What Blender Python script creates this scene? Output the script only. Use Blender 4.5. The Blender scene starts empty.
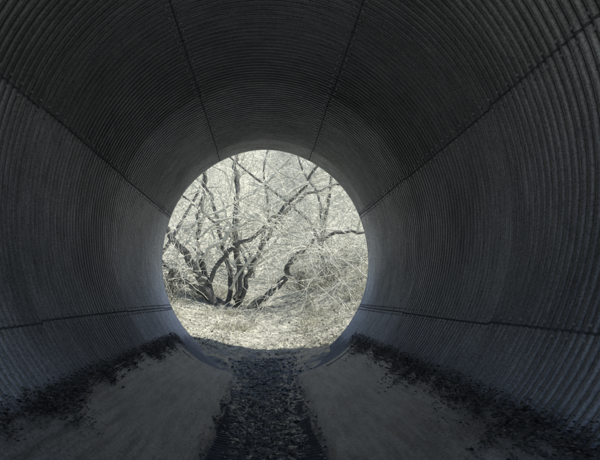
import bpy, math, random
import numpy as np
from mathutils import Vector, noise as mn
random.seed(7); rng=np.random.default_rng(7)
scene=bpy.context.scene
A,B,ZC=2.0,2.105,2.059      # culvert half width, half height, centre height
Y0,Y1=-1.1,9.57             # culvert ends
PITCH,AMP=0.076,0.0165

# ---------------------------------------------------------------- helpers
def mk(name,verts,faces,mat,smooth=False,tone=None,parent=None):
    me=bpy.data.meshes.new(name)
    me.from_pydata(verts if isinstance(verts,list) else verts.tolist(),[],faces if isinstance(faces,list) else faces.tolist())
    if smooth: me.polygons.foreach_set("use_smooth",[True]*len(me.polygons))
    if tone is not None:
        at=me.attributes.new("tone",'FLOAT','POINT'); at.data.foreach_set("value",np.asarray(tone,dtype=np.float32))
    mats=mat if isinstance(mat,list) else [mat]
    for m in mats: me.materials.append(m)
    me.update()
    ob=bpy.data.objects.new(name,me); scene.collection.objects.link(ob)
    if parent: ob.parent=parent
    return ob
def grid_faces(nu,nv,wrap=False):
    i=np.arange(nu-1)[:,None]; j=np.arange(nv if wrap else nv-1)[None,:]
    j2=(j+1)%nv
    f=np.stack([i*nv+j+0*j,i*nv+j2,(i+1)*nv+j2,(i+1)*nv+j+0*j],-1)
    return f.reshape(-1,4)
def newmat(name):
    m=bpy.data.materials.new(name); m.use_nodes=True
    nt=m.node_tree; b=nt.nodes["Principled BSDF"]; return m,nt,b
def N(nt,t,**k):
    n=nt.nodes.new(t)
    for a,v in k.items():
        if a in n.inputs: n.inputs[a].default_value=v
        else: setattr(n,a,v)
    return n
def ramp(nt,fac,stops):
    r=nt.nodes.new("ShaderNodeValToRGB"); e=r.color_ramp.elements
    while len(e)<len(stops): e.new(0.5)
    for el,(p,c) in zip(e,stops): el.position=p; el.color=(*c,1)
    nt.links.new(fac,r.inputs[0]); return r.outputs[0]
def mixc(nt,fac,a,b,mode='MIX'):
    n=nt.nodes.new("ShaderNodeMix"); n.data_type='RGBA'; n.blend_type=mode
    for idx,v in ((0,fac),(6,a),(7,b)):
        if hasattr(v,'links'): nt.links.new(v,n.inputs[idx])
        elif idx==0: n.inputs[0].default_value=v
        else: n.inputs[idx].default_value=(*v,1)
    return n.outputs[2]
def objnoise(nt,scale,detail=4,rough=.6,stretch=(1,1,1)):
    tc=nt.nodes.new("ShaderNodeTexCoord"); mp=nt.nodes.new("ShaderNodeMapping")
    mp.inputs['Scale'].default_value=stretch
    nt.links.new(tc.outputs['Object'],mp.inputs[0])
    n=N(nt,"ShaderNodeTexNoise",Scale=scale,Detail=detail,Roughness=rough)
    nt.links.new(mp.outputs[0],n.inputs['Vector']); return n.outputs[0]
def bump(nt,b,h,strength,dist):
    n=N(nt,"ShaderNodeBump",Strength=strength,Distance=dist)
    nt.links.new(h,n.inputs['Height']); nt.links.new(n.outputs[0],b.inputs['Normal'])
def tonemul(nt,c):
    at=nt.nodes.new("ShaderNodeAttribute"); at.attribute_name="tone"
    cc=nt.nodes.new("ShaderNodeCombineColor")
    for i in range(3): nt.links.new(at.outputs['Fac'],cc.inputs[i])
    return mixc(nt,1.0,c,cc.outputs[0],'MULTIPLY')

# ---------------------------------------------------------------- materials
def steel_mat():
    m,nt,b=newmat("galvanised_steel")
    n2=objnoise(nt,11,3,.75,(.35,4,.35)); n3=objnoise(nt,75,2,.7)
    s=ramp(nt,n2,[(.3,(.44,.45,.475)),(.7,(.77,.78,.81))])
    sp=ramp(nt,n3,[(.3,(.5,.5,.5)),(.6,(1.1,1.1,1.1))])
    c=mixc(nt,1.0,s,sp,'MULTIPLY')
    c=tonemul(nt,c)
    nt.links.new(c,b.inputs['Base Color'])
    b.inputs['Metallic'].default_value=.5
    b.inputs['Roughness'].default_value=.40
    return m
def simple(name,c1,c2,scale=6,rough=.9,bs=.4,bd=.01,metal=0,toned=False,spec=.3,det=3,trans=0):
    m,nt,b=newmat(name)
    n=objnoise(nt,scale,det,.7)
    c=ramp(nt,n,[(.3,c1),(.7,c2)])
    if toned: c=tonemul(nt,c)
    nt.links.new(c,b.inputs['Base Color'])
    b.inputs['Roughness'].default_value=rough; b.inputs['Metallic'].default_value=metal
    b.inputs['Specular IOR Level'].default_value=spec
    if bs>0: bump(nt,b,n,bs,bd)
    if trans:
        tr=nt.nodes.new("ShaderNodeBsdfTranslucent"); mx=nt.nodes.new("ShaderNodeMixShader"); mx.inputs[0].default_value=trans
        nt.links.new(c,tr.inputs[0]); nt.links.new(b.outputs[0],mx.inputs[1]); nt.links.new(tr.outputs[0],mx.inputs[2])
        nt.links.new(mx.outputs[0],nt.nodes["Material Output"].inputs[0])
    return m
STEEL=steel_mat()
SEAM=simple("seam_steel",(.09,.10,.115),(.22,.23,.25),20,.6,0,.003,.3)
BOLT=simple("bolt_steel",(.25,.26,.28),(.6,.61,.64),30,.45,0,.002,.5)
m,nt,b=newmat("stained_concrete"); CONC=m
n1=objnoise(nt,1.6,4,.65,(1.6,.45,1.6)); n2=objnoise(nt,32,3,.8); n3=objnoise(nt,4,3,.7,(4,.35,4))
c=ramp(nt,n1,[(.3,(.24,.245,.26)),(.55,(.40,.41,.43)),(.75,(.56,.57,.59))])
c=mixc(nt,1.0,c,ramp(nt,n2,[(.3,(.45,.45,.45)),(.7,(1.3,1.3,1.3))]),'MULTIPLY')
c=mixc(nt,1.0,c,ramp(nt,n3,[(.35,(.36,.36,.38)),(.58,(1.05,1.05,1.05))]),'MULTIPLY')
nt.links.new(c,b.inputs['Base Color']); b.inputs['Roughness'].default_value=.45
bump(nt,b,n2,.7,.012)
m,nt,b=newmat("wet_streambed"); BED=m
n1=objnoise(nt,3.2,3,.7); n2=objnoise(nt,30,3,.7)
c=ramp(nt,n1,[(.35,(.06,.064,.068)),(.65,(.24,.245,.245))])
c=mixc(nt,1.0,c,ramp(nt,n2,[(.3,(.5,.5,.5)),(.7,(1.4,1.4,1.4))]),'MULTIPLY')
nt.links.new(c,b.inputs['Base Color'])
r=ramp(nt,n1,[(.50,(.10,.10,.10)),(.62,(.55,.55,.55))]); nt.links.new(r,b.inputs['Roughness'])
bump(nt,b,n2,.6,.012)
LITTER=simple("leaf_litter_dark",(.10,.10,.10),(.34,.335,.32),9,.6,0,.01,0,True)
STONE=simple("streambed_stone",(.13,.135,.14),(.38,.385,.385),12,.32,0,.01,0,True,.5)
m,nt,b=newmat("pale_dry_ground"); GROUND=m
n1=objnoise(nt,1.6,5,.7); n2=objnoise(nt,9,5,.78)
c=ramp(nt,n1,[(.35,(.42,.42,.365)),(.65,(.78,.77,.67))])
c=mixc(nt,1.0,c,ramp(nt,n2,[(.38,(.26,.265,.26)),(.57,(1.08,1.08,1.05))]),'MULTIPLY')
nt.links.new(c,b.inputs['Base Color']); b.inputs['Roughness'].default_value=.95
bump(nt,b,n2,.9,.07)
LEAFP=simple("pale_leaves",(.72,.715,.615),(.90,.89,.785),1.6,.8,0,.01,0,True,.3,1,.4)
BARK=simple("dark_bark",(.07,.07,.068),(.24,.237,.22),9,.9,.8,.02)
TWIG=simple("lichen_pale_bark",(.50,.495,.43),(.88,.87,.77),5,.85,0,.01,0,False,.3,2)
EARTH=simple("embankment_earth",(.25,.25,.22),(.5,.49,.44),2,.95,.6,.05)

# ---------------------------------------------------------------- culvert
culvert=bpy.data.objects.new("corrugated_steel_culvert",None); scene.collection.objects.link(culvert)
seam_t=[math.atan2(z/B,x/A) for x,z in ((1.86,.86),(-1.86,.86),(1.86,-.93),(-1.86,-.93),(.86,1.92),(-.86,1.92))]
seam_t=sorted([t%(2*math.pi) for t in seam_t])
ys=np.concatenate([np.arange(Y0,1.0,PITCH/4),np.arange(1.0,Y1+.001,PITCH/9)])
NS=176
t=np.arange(NS)*2*math.pi/NS
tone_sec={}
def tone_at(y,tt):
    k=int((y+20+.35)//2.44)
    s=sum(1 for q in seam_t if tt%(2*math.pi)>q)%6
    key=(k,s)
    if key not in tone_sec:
        sec={12:1.5,11:1.18,10:.88,9:.72,8:.7,7:.7}.get(k,1)  # daylight falloff painted in: plate sections lighten towards the mouth
        tone_sec[key]=sec*random.uniform(.9,1.08)*(.68 if 0<s<4 else (.98 if s in(0,) else 1.12))  # random plate tone; overhead shade painted in, crown darkened and lower plates lightened
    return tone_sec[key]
def warp(y,tt):
    return .010*math.sin(2*tt+.5*y)+.007*math.sin(3*tt-1.1*y+1)+.004*math.sin(7*tt+2.3*y)
def surf(y,tt,off=0.0):
    c=math.cos(2*math.pi*y/PITCH)*AMP+warp(y,tt)-off
    nx,nz=math.cos(tt)/A,math.sin(tt)/B; L=math.hypot(nx,nz)
    return (A*math.cos(tt)+c*nx/L, y, ZC+B*math.sin(tt)+c*nz/L)
V=np.empty((len(ys),NS,3)); T=np.empty((len(ys),NS))
Yg,Tg=np.meshgrid(ys,t,indexing='ij')
W=.010*np.sin(2*Tg+.5*Yg)+.007*np.sin(3*Tg-1.1*Yg+1)+.004*np.sin(7*Tg+2.3*Yg)
C=np.cos(2*np.pi*Yg/PITCH)*AMP+W
nx,nz=np.cos(Tg)/A,np.sin(Tg)/B; L=np.hypot(nx,nz)
V[...,0]=A*np.cos(Tg)+C*nx/L; V[...,1]=Yg; V[...,2]=ZC+B*np.sin(Tg)+C*nz/L
for i,y in enumerate(ys):
    groove=.5+.5*math.cos(2*math.pi*y/PITCH)     # darker tone in the outer valleys of the corrugation
    for j in range(NS):
        v=V[i,j]; nn=mn.noise(Vector((v[0]*.9,v[1]*.9,v[2]*.9)))+.5*mn.noise(Vector((v[0]*3,v[1]*5,v[2]*2)))
        silt=1.0
        if v[2]<.95:   # silt line left by high water at the foot of the wall
            hl=.66+.10*mn.noise(Vector((v[1]*1.5,v[0],0)))+.05*mn.noise(Vector((v[1]*6,v[0],0)))
            silt=.40+.60*min(1,max(0,(v[2]-hl)/.12+.5))
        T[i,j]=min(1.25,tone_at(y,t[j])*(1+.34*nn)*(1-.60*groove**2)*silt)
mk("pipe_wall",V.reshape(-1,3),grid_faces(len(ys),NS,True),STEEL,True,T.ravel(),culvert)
sv=[];sf=[];bv=[];bf=[]
ysn=ys[ys>0.9]
for q in seam_t:
    n0=len(sv)
    offs=[(-.008,-.004),(-.008,.005),(.0,.006),(.008,.005),(.008,-.004)]
    for y in ysn:
        k=int((y+20+.35)//2.44); sh=((k*37)%5-2)*.003
        for dt,o in offs: sv.append(surf(y,q+sh+dt/2*1.0,o))
    m_=len(ysn)
    for i in range(m_-1):
        for j in range(4):
            a=n0+i*5+j; sf.append((a,a+1,a+6,a+5))
    y=1.0-(1.0%PITCH)+PITCH/2
    kk=0
    while y<Y1-.05:
        kk+=1
        if kk%2==0:
            for side in (-.025,.025):
                p=Vector(surf(y,q+side/2*1.1*1.6,.004)); 
                inn=Vector((-math.cos(q),0,-math.sin(q)))
                u=Vector((0,1,0)); w=inn.cross(u)
                n0b=len(bv)
                for h,r in ((0,.012),(.010,.011),(.014,.007)):
                    for s in range(6):
                        a=s*math.pi/3; bv.append(tuple(p+inn*h+u*r*math.cos(a)+w*r*math.sin(a)))
                for l in range(2):
                    for s in range(6):
                        bf.append((n0b+l*6+s,n0b+l*6+(s+1)%6,n0b+l*6+6+(s+1)%6,n0b+l*6+6+s))
                bf.append(tuple(n0b+12+s for s in range(6)))
        y+=PITCH
mk("lap_seams",sv,sf,SEAM,True,None,culvert)
mk("seam_bolts",bv,bf,BOLT,False,None,culvert)
jv=[];jf=[]
for yj,wd in [(Y1-.012,.02)]:
    n0=len(jv); NJ=160
    for a in range(NJ):
        tt=a*2*math.pi/NJ
        for dy,o in ((-wd,-.004),(-wd,.020),(wd,.020),(wd,-.004)):
            nx_,nz_=math.cos(tt)/A,math.sin(tt)/B; L_=math.hypot(nx_,nz_); c_=warp(yj,tt)-o
            jv.append((A*math.cos(tt)+c_*nx_/L_,yj+dy*.5,ZC+B*math.sin(tt)+c_*nz_/L_))
    for a in range(NJ):
        for j in range(3):
            b_=(a+1)%NJ; jf.append((n0+a*4+j,n0+a*4+j+1,n0+b_*4+j+1,n0+b_*4+j))
mk("pipe_rim",jv,jf,STEEL,True,[1.2]*len(jv),culvert)

# embankment around the pipe
prof=[(-16,-.3),(-12,.8),(-7,3.0),(-4,4.2),(0,4.5),(4,4.2),(7,3.0),(12,.8),(16,-.3)]
NE=64; ring=[];outer=[]
for a in range(NE):
    tt=a*2*math.pi/NE
    ring.append(((A+.03)*math.cos(tt),ZC+(B+.03)*math.sin(tt)))
    dx,dz=math.cos(tt),math.sin(tt)
    if dz<=0:
        outer.append((dx*(16 if abs(dx)>.9 else 6),max(-.3,ZC+dz*9)))
    else:
        r=2.2
        while r<16:
            x=dx*r; z=ZC+dz*r
            if z>np.interp(x,[p[0] for p in prof],[p[1] for p in prof]): break
            r+=.05
        outer.append((x,z))
ev=[];ef=[]
for y,rr in ((Y0+.03,ring),(Y0+.03,outer),(Y1-1.5,outer),(Y1-.7,ring)):
    for x,z in rr: ev.append((x,y,z))
for l in range(3):
    for a in range(NE):
        b_=(a+1)%NE; ef.append((l*NE+a,l*NE+b_,(l+1)*NE+b_,(l+1)*NE+a))
mk("embankment",ev,ef,EARTH)

# ---------------------------------------------------------------- concrete haunches
def ell_low(x): return ZC-B*math.sqrt(max(0,1-(x/A)**2))
LIP=8.25
for sgn,nm in ((-1,"concrete_apron"),(1,"concrete_apron")):
    xs=np.linspace(.40,1.45,36); yy=np.concatenate([np.arange(Y0,LIP-.3,.06),np.linspace(LIP-.28,LIP,9)])
    vv=[]
    for y in yy:
        e=max(0,(y-(LIP-.25))/.25); drop=.10*e*e
        for k,x in enumerate(xs):
            f=1-k/35
            xx=x+.07*mn.noise(Vector((0,y*1.6,sgn*3)))*f
            z=ell_low(min(xx,1.98))+.085-drop+.014*mn.noise(Vector((sgn*xx*2,y*1.5,0)))+.004*mn.noise(Vector((sgn*xx*9,y*7,0)))
            z-=.16*max(0,(f-.78)/.22)**2
            vv.append((sgn*xx,y+.10*math.sin(x*4)*(y>LIP-.5),z))
    ob=mk(nm,vv,grid_faces(len(yy),len(xs)),CONC,True)

# ---------------------------------------------------------------- streambed inside
def fz(y): return float(np.interp(y,[-30,7.0,8.2,9.6,12,16,20,26,34,48,70,400],[-.0,.0,.05,.22,.42,.95,1.45,2.4,5.8,15,24,30]))
xs=np.linspace(-1,1,61); yy=np.concatenate([np.arange(Y0,2,.2),np.arange(2,Y1+.3,.05)])
def bedz(X,y):
    z=fz(y)+.03*mn.noise(Vector((X*3,y*3,0)))+.025*mn.noise(Vector((X*9,y*9,4)))
    if y>8: z+=.13*X*X*min(1,(y-8))
    return z
vv=[]
for y in yy:
    hw=.60+ (max(0,min(1,(y-7.9)/1.0)))*.62
    for x in xs: vv.append((x*hw,y,bedz(x*hw,y)))
mk("streambed",vv,grid_faces(len(yy),61),BED,True)

# ---------------------------------------------------------------- scatter builders
class Acc:
    def __init__(s): s.v=[];s.f=[];s.t=[]
    def leaf(s,p,size,tone,flat=1.0):
        a=random.uniform(0,6.283); n=Vector((random.gauss(0,1),random.gauss(0,1),random.gauss(0,1)+flat*2.2)).normalized()
        u=n.orthogonal().normalized(); w=n.cross(u); u,w=u*math.cos(a)+w*math.sin(a),w*math.cos(a)-u*math.sin(a)
        l=size;h=size*random.uniform(.3,.55); n0=len(s.v); p=Vector(p)
        s.v+= [tuple(p-u*l),tuple(p+w*h+n*h*.3),tuple(p+u*l*.9+n*h*.2),tuple(p-w*h+n*h*.3)]
        s.f.append((n0,n0+1,n0+2)); s.f.append((n0,n0+2,n0+3)); s.t+= [tone]*4
    def rock(s,p,size,tone):
        n0=len(s.v); p=Vector(p)
        pts=[(0,0,1),(1,0,.2),(.3,.95,.1),(-.8,.6,.25),(-.8,-.6,0),(.3,-.95,.2),(0,0,-.7)]
        sc=Vector((random.uniform(.7,1.4),random.uniform(.7,1.2),random.uniform(.35,.7)))*size; a=random.uniform(0,6.28)
        for q in pts:
            x,y,z=[q[i]*sc[i]*random.uniform(.8,1.15) for i in range(3)]
            s.v.append((p.x+x*math.cos(a)-y*math.sin(a),p.y+x*math.sin(a)+y*math.cos(a),p.z+z)); s.t.append(tone)
        for i in range(5):
            j=(i+1)%5; s.f.append((n0,n0+1+i,n0+1+j)); s.f.append((n0+6,n0+1+j,n0+1+i))
    def tube(s,pts,rad,sides=4,tone=1.0):
        n0=len(s.v)
        for i,p in enumerate(pts):
            d=(pts[min(i+1,len(pts)-1)]-pts[max(i-1,0)]); 
            if d.length<1e-6: d=Vector((0,0,1))
            d.normalize(); u=d.orthogonal().normalized() if abs(d.z)>.99 else d.cross(Vector((0,0,1))).normalized(); w=d.cross(u)
            for k in range(sides):
                a=2*math.pi*k/sides; s.v.append(tuple(p+(u*math.cos(a)+w*math.sin(a))*rad[i])); s.t.append(tone)
        for i in range(len(pts)-1):
            for k in range(sides):
                k2=(k+1)%sides; a=n0+i*sides
                s.f.append((a+k,a+k2,a+sides+k2,a+sides+k))

deb=Acc(); 
for sgn in (-1,1):
    for i in range(14000):
        y=random.uniform(.8,8.3)
        dens=.36+1.1*mn.noise(Vector((sgn*5,y*1.3,0)))+.6*mn.noise(Vector((sgn*5,y*5,0)))
        if random.random()>dens+.22: continue
        wd=.03+.09*max(0,dens)+(.03 if sgn>0 else 0)
        x=1.44-abs(random.gauss(0,1))*wd*.8+random.uniform(-.02,.08)
        if x<.6 or x>1.56: continue
        z=ell_low(x)+.088+random.uniform(0,.03)*(1 if x>1.3 else .1)
        if random.random()<.8: deb.rock((sgn*x,y,z),random.uniform(.004,.014)*(1.7 if random.random()<.06 else 1),random.uniform(.2,1.5))
        else: deb.leaf((sgn*x,y,z+.006),random.uniform(.008,.016),random.choice((.25,.5,.9,2.0)),1.4)
mk("debris_line",deb.v,deb.f,LITTER,False,deb.t)
st=Acc()
for i in range(7500):
    y=random.uniform(2.2,9.4)**1.0; x=random.gauss(0,.27)
    if abs(x)>.62+max(0,y-8)*.5: continue
    z=bedz(x,y) if abs(x)<.46 or y>8.2 else ell_low(x)+.055
    st.rock((x,y,z),random.choice((.008,.010,.014,.018,.025,.035))*random.uniform(.7,1.2),random.uniform(.3,1.5))
mk("streambed_stones",st.v,st.f,STONE,False,st.t)
ll=Acc()
for i in range(4600):
    y=random.uniform(2.2,9.4); x=random.gauss(0,.27)
    if abs(x)>.8: continue
    z=bedz(x,y)+.018 if abs(x)<.46 else ell_low(x)+.092
    ll.leaf((x,y,z),random.uniform(.008,.022),random.choice((.4,.8,1.3,1.8,2.5)),2.6)
mk("fallen_leaves",ll.v,ll.f,LITTER,False,ll.t)

# ---------------------------------------------------------------- outside ground
def gz(x,y):
    z=fz(y)
    if y<9.5 and abs(x)<16 and y>Y0+.05: return -.35
    if y<9.5: return -.05+.1*mn.noise(Vector((x*.1,y*.1,0)))*min(1,abs(x)*.3)
    k=min(1,(y-9.0)/4)
    z+=min(.13*x*x,1.2+.02*abs(x))*(1-.55*k)
    bankr=1/(1+math.exp(-(x-1.6)*1.6)); z+=.95*bankr*max(0,min(1,(y-11.5)/5))
    z+=.10*mn.noise(Vector((x*.7,y*.7,0)))+.05*mn.noise(Vector((x*2.3,y*2.3,0)))
    if y>24: z+=1.5*mn.noise(Vector((x*.12,y*.12,2)))*min(1,(y-24)/8)
    return z
gx=np.concatenate([-np.geomspace(400,8.2,24),np.arange(-8,8.01,.12),np.geomspace(8.2,400,24)])
gy=np.concatenate([-np.geomspace(400,2,16),[Y0,Y0+.1,0,9.40,9.51],np.arange(9.6,24,.12),np.geomspace(24.2,500,50)])
vv=[(x,y,gz(x,y)) for y in gy for x in gx]
mk("ground",vv,grid_faces(len(gy),len(gx)),GROUND,True)
def pathx(y): return .2+.5*math.sin(y*.5)
gl=Acc()
for i in range(22000):
    y=9.7+random.random()**1.3*14; hw=2.2+ (y-9.6)*.33; x=random.uniform(-hw,hw)
    dn=mn.noise(Vector((x*1.2,y*1.2,9)))
    if abs(x-pathx(y))<.5 and random.random()<.7: continue
    tone=random.choice((.12,.3,.5,.8,1.0,1.0)) if dn>0 else random.choice((.4,.85,1.0,1.05))
    gl.leaf((x,y,gz(x,y)+.02),random.uniform(.015,.045),tone,.8)
mk("leaf_litter",gl.v,gl.f,LEAFP,False,gl.t)
gr=Acc()
for i in range(1900):
    y=random.uniform(12,24); hw=2.2+(y-9.6)*.33; x=random.uniform(-hw,hw)
    if abs(x-pathx(y))<.6: continue
    if mn.noise(Vector((x*.8,y*.8,3)))+(.3 if x>1.0 else 0)<.05: continue
    z=gz(x,y)
    for k in range(12):
        d=Vector((random.gauss(0,.5),random.gauss(0,.35),1)); h=random.uniform(.06,.28)
        p0=Vector((x+random.gauss(0,.08),y+random.gauss(0,.08),z-.02)); p1=p0+d*h*.6; p2=p1+Vector((d.x*1.9,d.y*1.6,.3))*h*.4
        gr.tube([p0,p1,p2],[.006,.005,.002],3,random.choice((.4,.7,1,1.05)))
mk("dry_grass",gr.v,gr.f,LEAFP,False,gr.t)

# ---------------------------------------------------------------- trees
def grow(tw,bk,p,d,length,r,depth,lv,leafp=.5,up=.02,droop=.05):
    n=max(4,int(length/.2)); pts=[p.copy()]; rad=[r]; seg=length/n; dd=d.normalized()
    for i in range(n):
        dd=(dd+Vector((random.gauss(0,.17),random.gauss(0,.14),random.gauss(0,.16)+up-droop*i/n))).normalized()
        p=p+dd*seg; pts.append(p.copy()); rad.append(max(.0055,r*(1-.75*(i+1)/n)))
    (bk if r>.05 else tw).tube(pts,rad,6 if r>.05 else 3)
    if depth<=0:
        if leafp>0:
            for q in pts[1:]:
                if random.random()<leafp: lv.leaf(q+Vector((random.gauss(0,.04),random.gauss(0,.04),random.gauss(0,.04))),random.uniform(.012,.032),random.uniform(.6,1.05),0)
        return
    kids=max(2,int(length*2.5))
    for k in range(kids):
        i=random.randint(max(1,n//5),n); ax=Vector((random.gauss(0,1),random.gauss(0,1),random.gauss(0,.8)))
        t_=(pts[i]-pts[i-1]).normalized(); nd=(t_*.9+ax.normalized()*.85).normalized()
        grow(tw,bk,pts[i],nd,length*random.uniform(.35,.65),rad[i]*.65,depth-1,lv,leafp,up,droop)
def crom(P,n=5):
    out=[]
    for i in range(len(P)-1):
        p0=P[max(i-1,0)];p1=P[i];p2=P[i+1];p3=P[min(i+2,len(P)-1)]
        for k in range(n):
            t=k/n; out.append(.5*((2*p1)+(p2-p0)*t+(2*p0-5*p1+4*p2-p3)*t*t+(3*p1-p0-3*p2+p3)*t**3))
    out.append(P[-1]); return out
def finish_tree(name,tw,bk,lv):
    e=bpy.data.objects.new(name,None); scene.collection.objects.link(e)
    if bk.v: mk("trunk_and_limbs",bk.v,bk.f,BARK,True,None,e)
    if tw.v: mk("branches",tw.v,tw.f,TWIG,False,None,e)
    if lv.v: mk("leaves",lv.v,lv.f,LEAFP,False,lv.t,e)
stems=[
 ([(-.95,16.0,.85),(-.80,16.0,2.2),(-1.0,16.1,3.5),(-.9,16.2,4.8),(-.95,16.4,6.1),(-.85,16.5,7.6)],.13,.05,1),
 ([(-1.5,16.0,.85),(-1.92,15.9,2.04),(-2.14,15.8,3.0),(-2.08,15.9,4.1),(-1.9,16.0,5.3),(-2.1,16.2,6.9)],.12,.045,1),
 ([(-1.4,15.9,.85),(-1.95,15.7,1.7),(-2.35,15.5,2.5),(-2.9,15.3,3.2),(-3.4,15.1,4.0),(-4.1,15.0,4.9)],.16,.06,1),
 ([(-1.2,16.1,.85),(-2.0,16.3,1.5),(-2.9,16.4,2.0),(-3.7,16.4,2.9),(-4.4,16.5,4.2)],.14,.05,1),
 ([(-1.8,15.8,1.75),(-1.3,15.6,2.6),(-.3,15.4,3.3),(.6,15.3,4.1),(1.5,15.2,5.2),(2.1,15,6.2)],.08,.03,1),
 ([(-2.2,15.6,2.4),(-1.3,15.4,3.15),(-.1,15.2,3.95),(1.1,15.1,4.75),(2.1,15.0,5.4),(3.0,15,5.8)],.06,.025,0),
 ([(-2.5,15.5,3.4),(-1.6,15.3,3.9),(-.4,15.2,4.5),(.6,15.1,5.4),(1.3,15.0,6.4)],.045,.02,0),
 ([(-.65,15.9,.85),(.0,15.7,1.35),(.58,15.6,1.9),(.8,15.4,2.45),(1.45,15.3,3.0),(2.4,15.1,3.3),(3.3,15,3.2)],.12,.03,1),
 ([(-.8,16.1,1.0),(-.5,16.2,2.2),(.1,16.3,3.3),(.8,16.4,4.3),(1.8,16.5,4.9),(3.1,16.6,5.1)],.09,.035,1),
 ([(-1.25,16.2,.85),(-1.15,16.3,2.0),(-1.45,16.5,3.2),(-1.7,16.6,4.4),(-2.4,16.8,5.7),(-3.0,17,7)],.09,.035,1),
 ([(-1.1,15.8,1.6),(-.4,15.2,2.5),(.5,14.8,2.9),(1.5,14.6,2.8),(2.4,14.4,2.3),(3.0,14.3,1.9)],.04,.012,0),
 ([(-1.9,15.7,1.9),(-2.4,15.2,2.2),(-2.9,14.9,2.1),(-3.6,14.6,1.7)],.04,.012,0),
 ([(-2.1,15.6,3.2),(-1.2,15.0,3.7),(-.2,14.7,3.6),(.9,14.5,3.1),(1.9,14.4,2.6)],.035,.012,0),
 ([(-.5,16.0,2.2),(.3,15.4,3.0),(1.2,15.0,3.4),(2.2,14.8,3.3),(3.1,14.6,2.8)],.035,.012,0),
]
tw,bk,lv=Acc(),Acc(),Acc()
for P,r0,r1,dark in stems:
    pts=crom([Vector(p) for p in P]); n=len(pts)
    pts=[q+Vector((random.gauss(0,.035),random.gauss(0,.03),random.gauss(0,.03))) for q in pts]
    rad=[(r0+(r1-r0)*i/(n-1))*random.uniform(.92,1.08) for i in range(n)]
    (bk if dark else tw).tube(pts,rad,8)
    for k in range(int(n*.8)):
        i=random.randint(n//5,n-1); t_=(pts[i]-pts[i-1]).normalized()
        ax=Vector((random.gauss(0,1),random.gauss(0,.8),random.gauss(.15,.7))).normalized()
        grow(tw,bk,pts[i],(t_*.6+ax).normalized(),random.uniform(.9,2.4),min(.026,rad[i]*.45),2,lv,.45,.03,.12)
finish_tree("bare_tree",tw,bk,lv)
for (x,y,h) in ((-5.2,21,8),(2.6,22,8.5),(5.6,19.5,7.5),(-.6,25,9),(-8.5,25,9)):
    tw,bk,lv=Acc(),Acc(),Acc(); z=gz(x,y)-.1
    for s in range(3):
        P=[Vector((x+random.gauss(0,.2),y,z))]; d=Vector((random.gauss(0,.35),random.gauss(0,.3),1))
        for k in range(5): P.append(P[-1]+d.normalized()*h/5); d+=Vector((random.gauss(0,.3),random.gauss(0,.3),0))
        pts=crom(P); n=len(pts); rad=[.10*(1-.75*i/n) for i in range(n)]
        bk.tube(pts,rad,6)
        for k in range(12):
            i=random.randint(3,n-1); ax=Vector((random.gauss(0,1),random.gauss(0,1),random.gauss(.2,.5))).normalized()
            grow(tw,bk,pts[i],ax,random.uniform(1.2,2.8),.028,1,lv,.9)
    finish_tree("background_tree",tw,bk,lv)
def shrub(x,y,w,h,nb,tonelo,tonehi,name="shrub"):
    tw,bk,lv=Acc(),Acc(),Acc(); z=gz(x,y)
    for k in range(nb):
        d=Vector((random.gauss(0,.6)*w/h,random.gauss(0,.5),1)); 
        grow(tw,bk,Vector((x+random.gauss(0,w*.15),y+random.gauss(0,w*.15),z-.05)),d,h*random.uniform(.6,1.1),.010,1,lv,0,.0,.12)
    for k in range(nb*60):
        a=random.uniform(0,6.28); rr=abs(random.gauss(0,.42))*w; zz=random.random()**.8*h*max(.15,1-(rr/w)**2*.6)
        lv.leaf((x+rr*math.cos(a),y+rr*math.sin(a)*.8,z+zz),random.uniform(.02,.045),random.uniform(tonelo,tonehi),0)
    finish_tree(name,tw,bk,lv)
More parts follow.
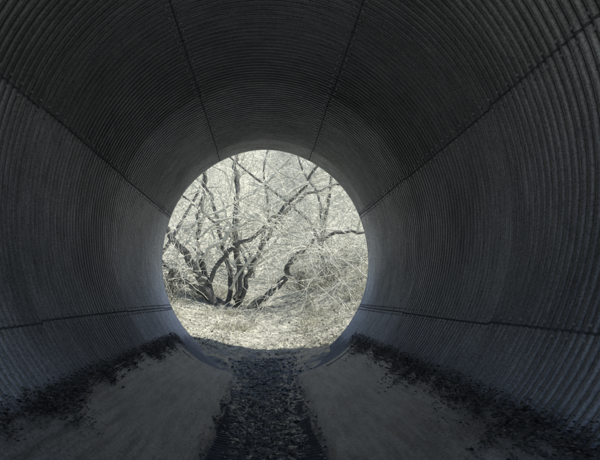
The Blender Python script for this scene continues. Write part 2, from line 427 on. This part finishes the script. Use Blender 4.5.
for a in ((1.2,17,.9,.7,16,.1,.5),(2.0,16.2,.8,.7,14,.1,.6),(2.9,18,1.2,1.1,18,.4,1.05),(3.8,16.8,1,1.0,16,.5,1.05),(-2.7,14.6,.5,1.0,16,.08,.3),
          (-3.2,16.5,1.0,1.0,16,.1,.6),(.3,18.5,1.2,.8,16,.3,1.0),(-1.2,18.8,1.4,1.0,16,.15,.6),(-2.3,20,1.6,1.5,18,.2,.8),(1.6,20,1.5,1.2,18,.3,1.05)):
    shrub(*a)
th=Acc()
for i in range(1300):
    y=random.uniform(22,46); x=random.uniform(-.42,.42)*y; z=gz(x,y); s=random.uniform(.5,1.3); hz=random.uniform(.3,2.6)
    tn=random.uniform(.65,1.08)
    for k in range(30):
        th.leaf((x+random.gauss(0,s*.5),y+random.gauss(0,s*.5),z+max(0,hz+random.gauss(0,s*.5))),random.uniform(.035,.085),tn*random.uniform(.8,1.02),.4)
mk("hillside_thicket",th.v,th.f,LEAFP,False,th.t)

# ---------------------------------------------------------------- light
el=math.radians(50); sd=Vector((.85,-.30,0)).normalized()
az=math.atan2(sd.x,sd.y)
w=bpy.data.worlds.new("World"); scene.world=w; w.use_nodes=True; nt=w.node_tree
sky=nt.nodes.new("ShaderNodeTexSky"); sky.sky_type='NISHITA'; sky.sun_disc=False; sky.sun_elevation=el; sky.sun_rotation=az
bg=nt.nodes["Background"]; bg.inputs[1].default_value=.15; nt.links.new(sky.outputs[0],bg.inputs[0])
sun=bpy.data.lights.new("sun","SUN"); sun.energy=5; sun.angle=math.radians(.5); sun.color=(1,.96,.86)
so=bpy.data.objects.new("sun",sun); scene.collection.objects.link(so)
d=Vector((sd.x*math.cos(el),sd.y*math.cos(el),math.sin(el)))
so.rotation_euler=d.to_track_quat('Z','Y').to_euler()
# ---------------------------------------------------------------- camera
cam=bpy.data.cameras.new("camera"); co=bpy.data.objects.new("camera",cam); scene.collection.objects.link(co)
co.location=(0,0,1.37); co.rotation_euler=(math.radians(90),0,0)
cam.sensor_width=36; cam.lens=30; cam.shift_x=.058; cam.shift_y=.110; cam.clip_end=2000; cam.clip_start=.05
scene.camera=co
scene.view_settings.view_transform='Standard'; scene.view_settings.look='None'; scene.view_settings.exposure=0
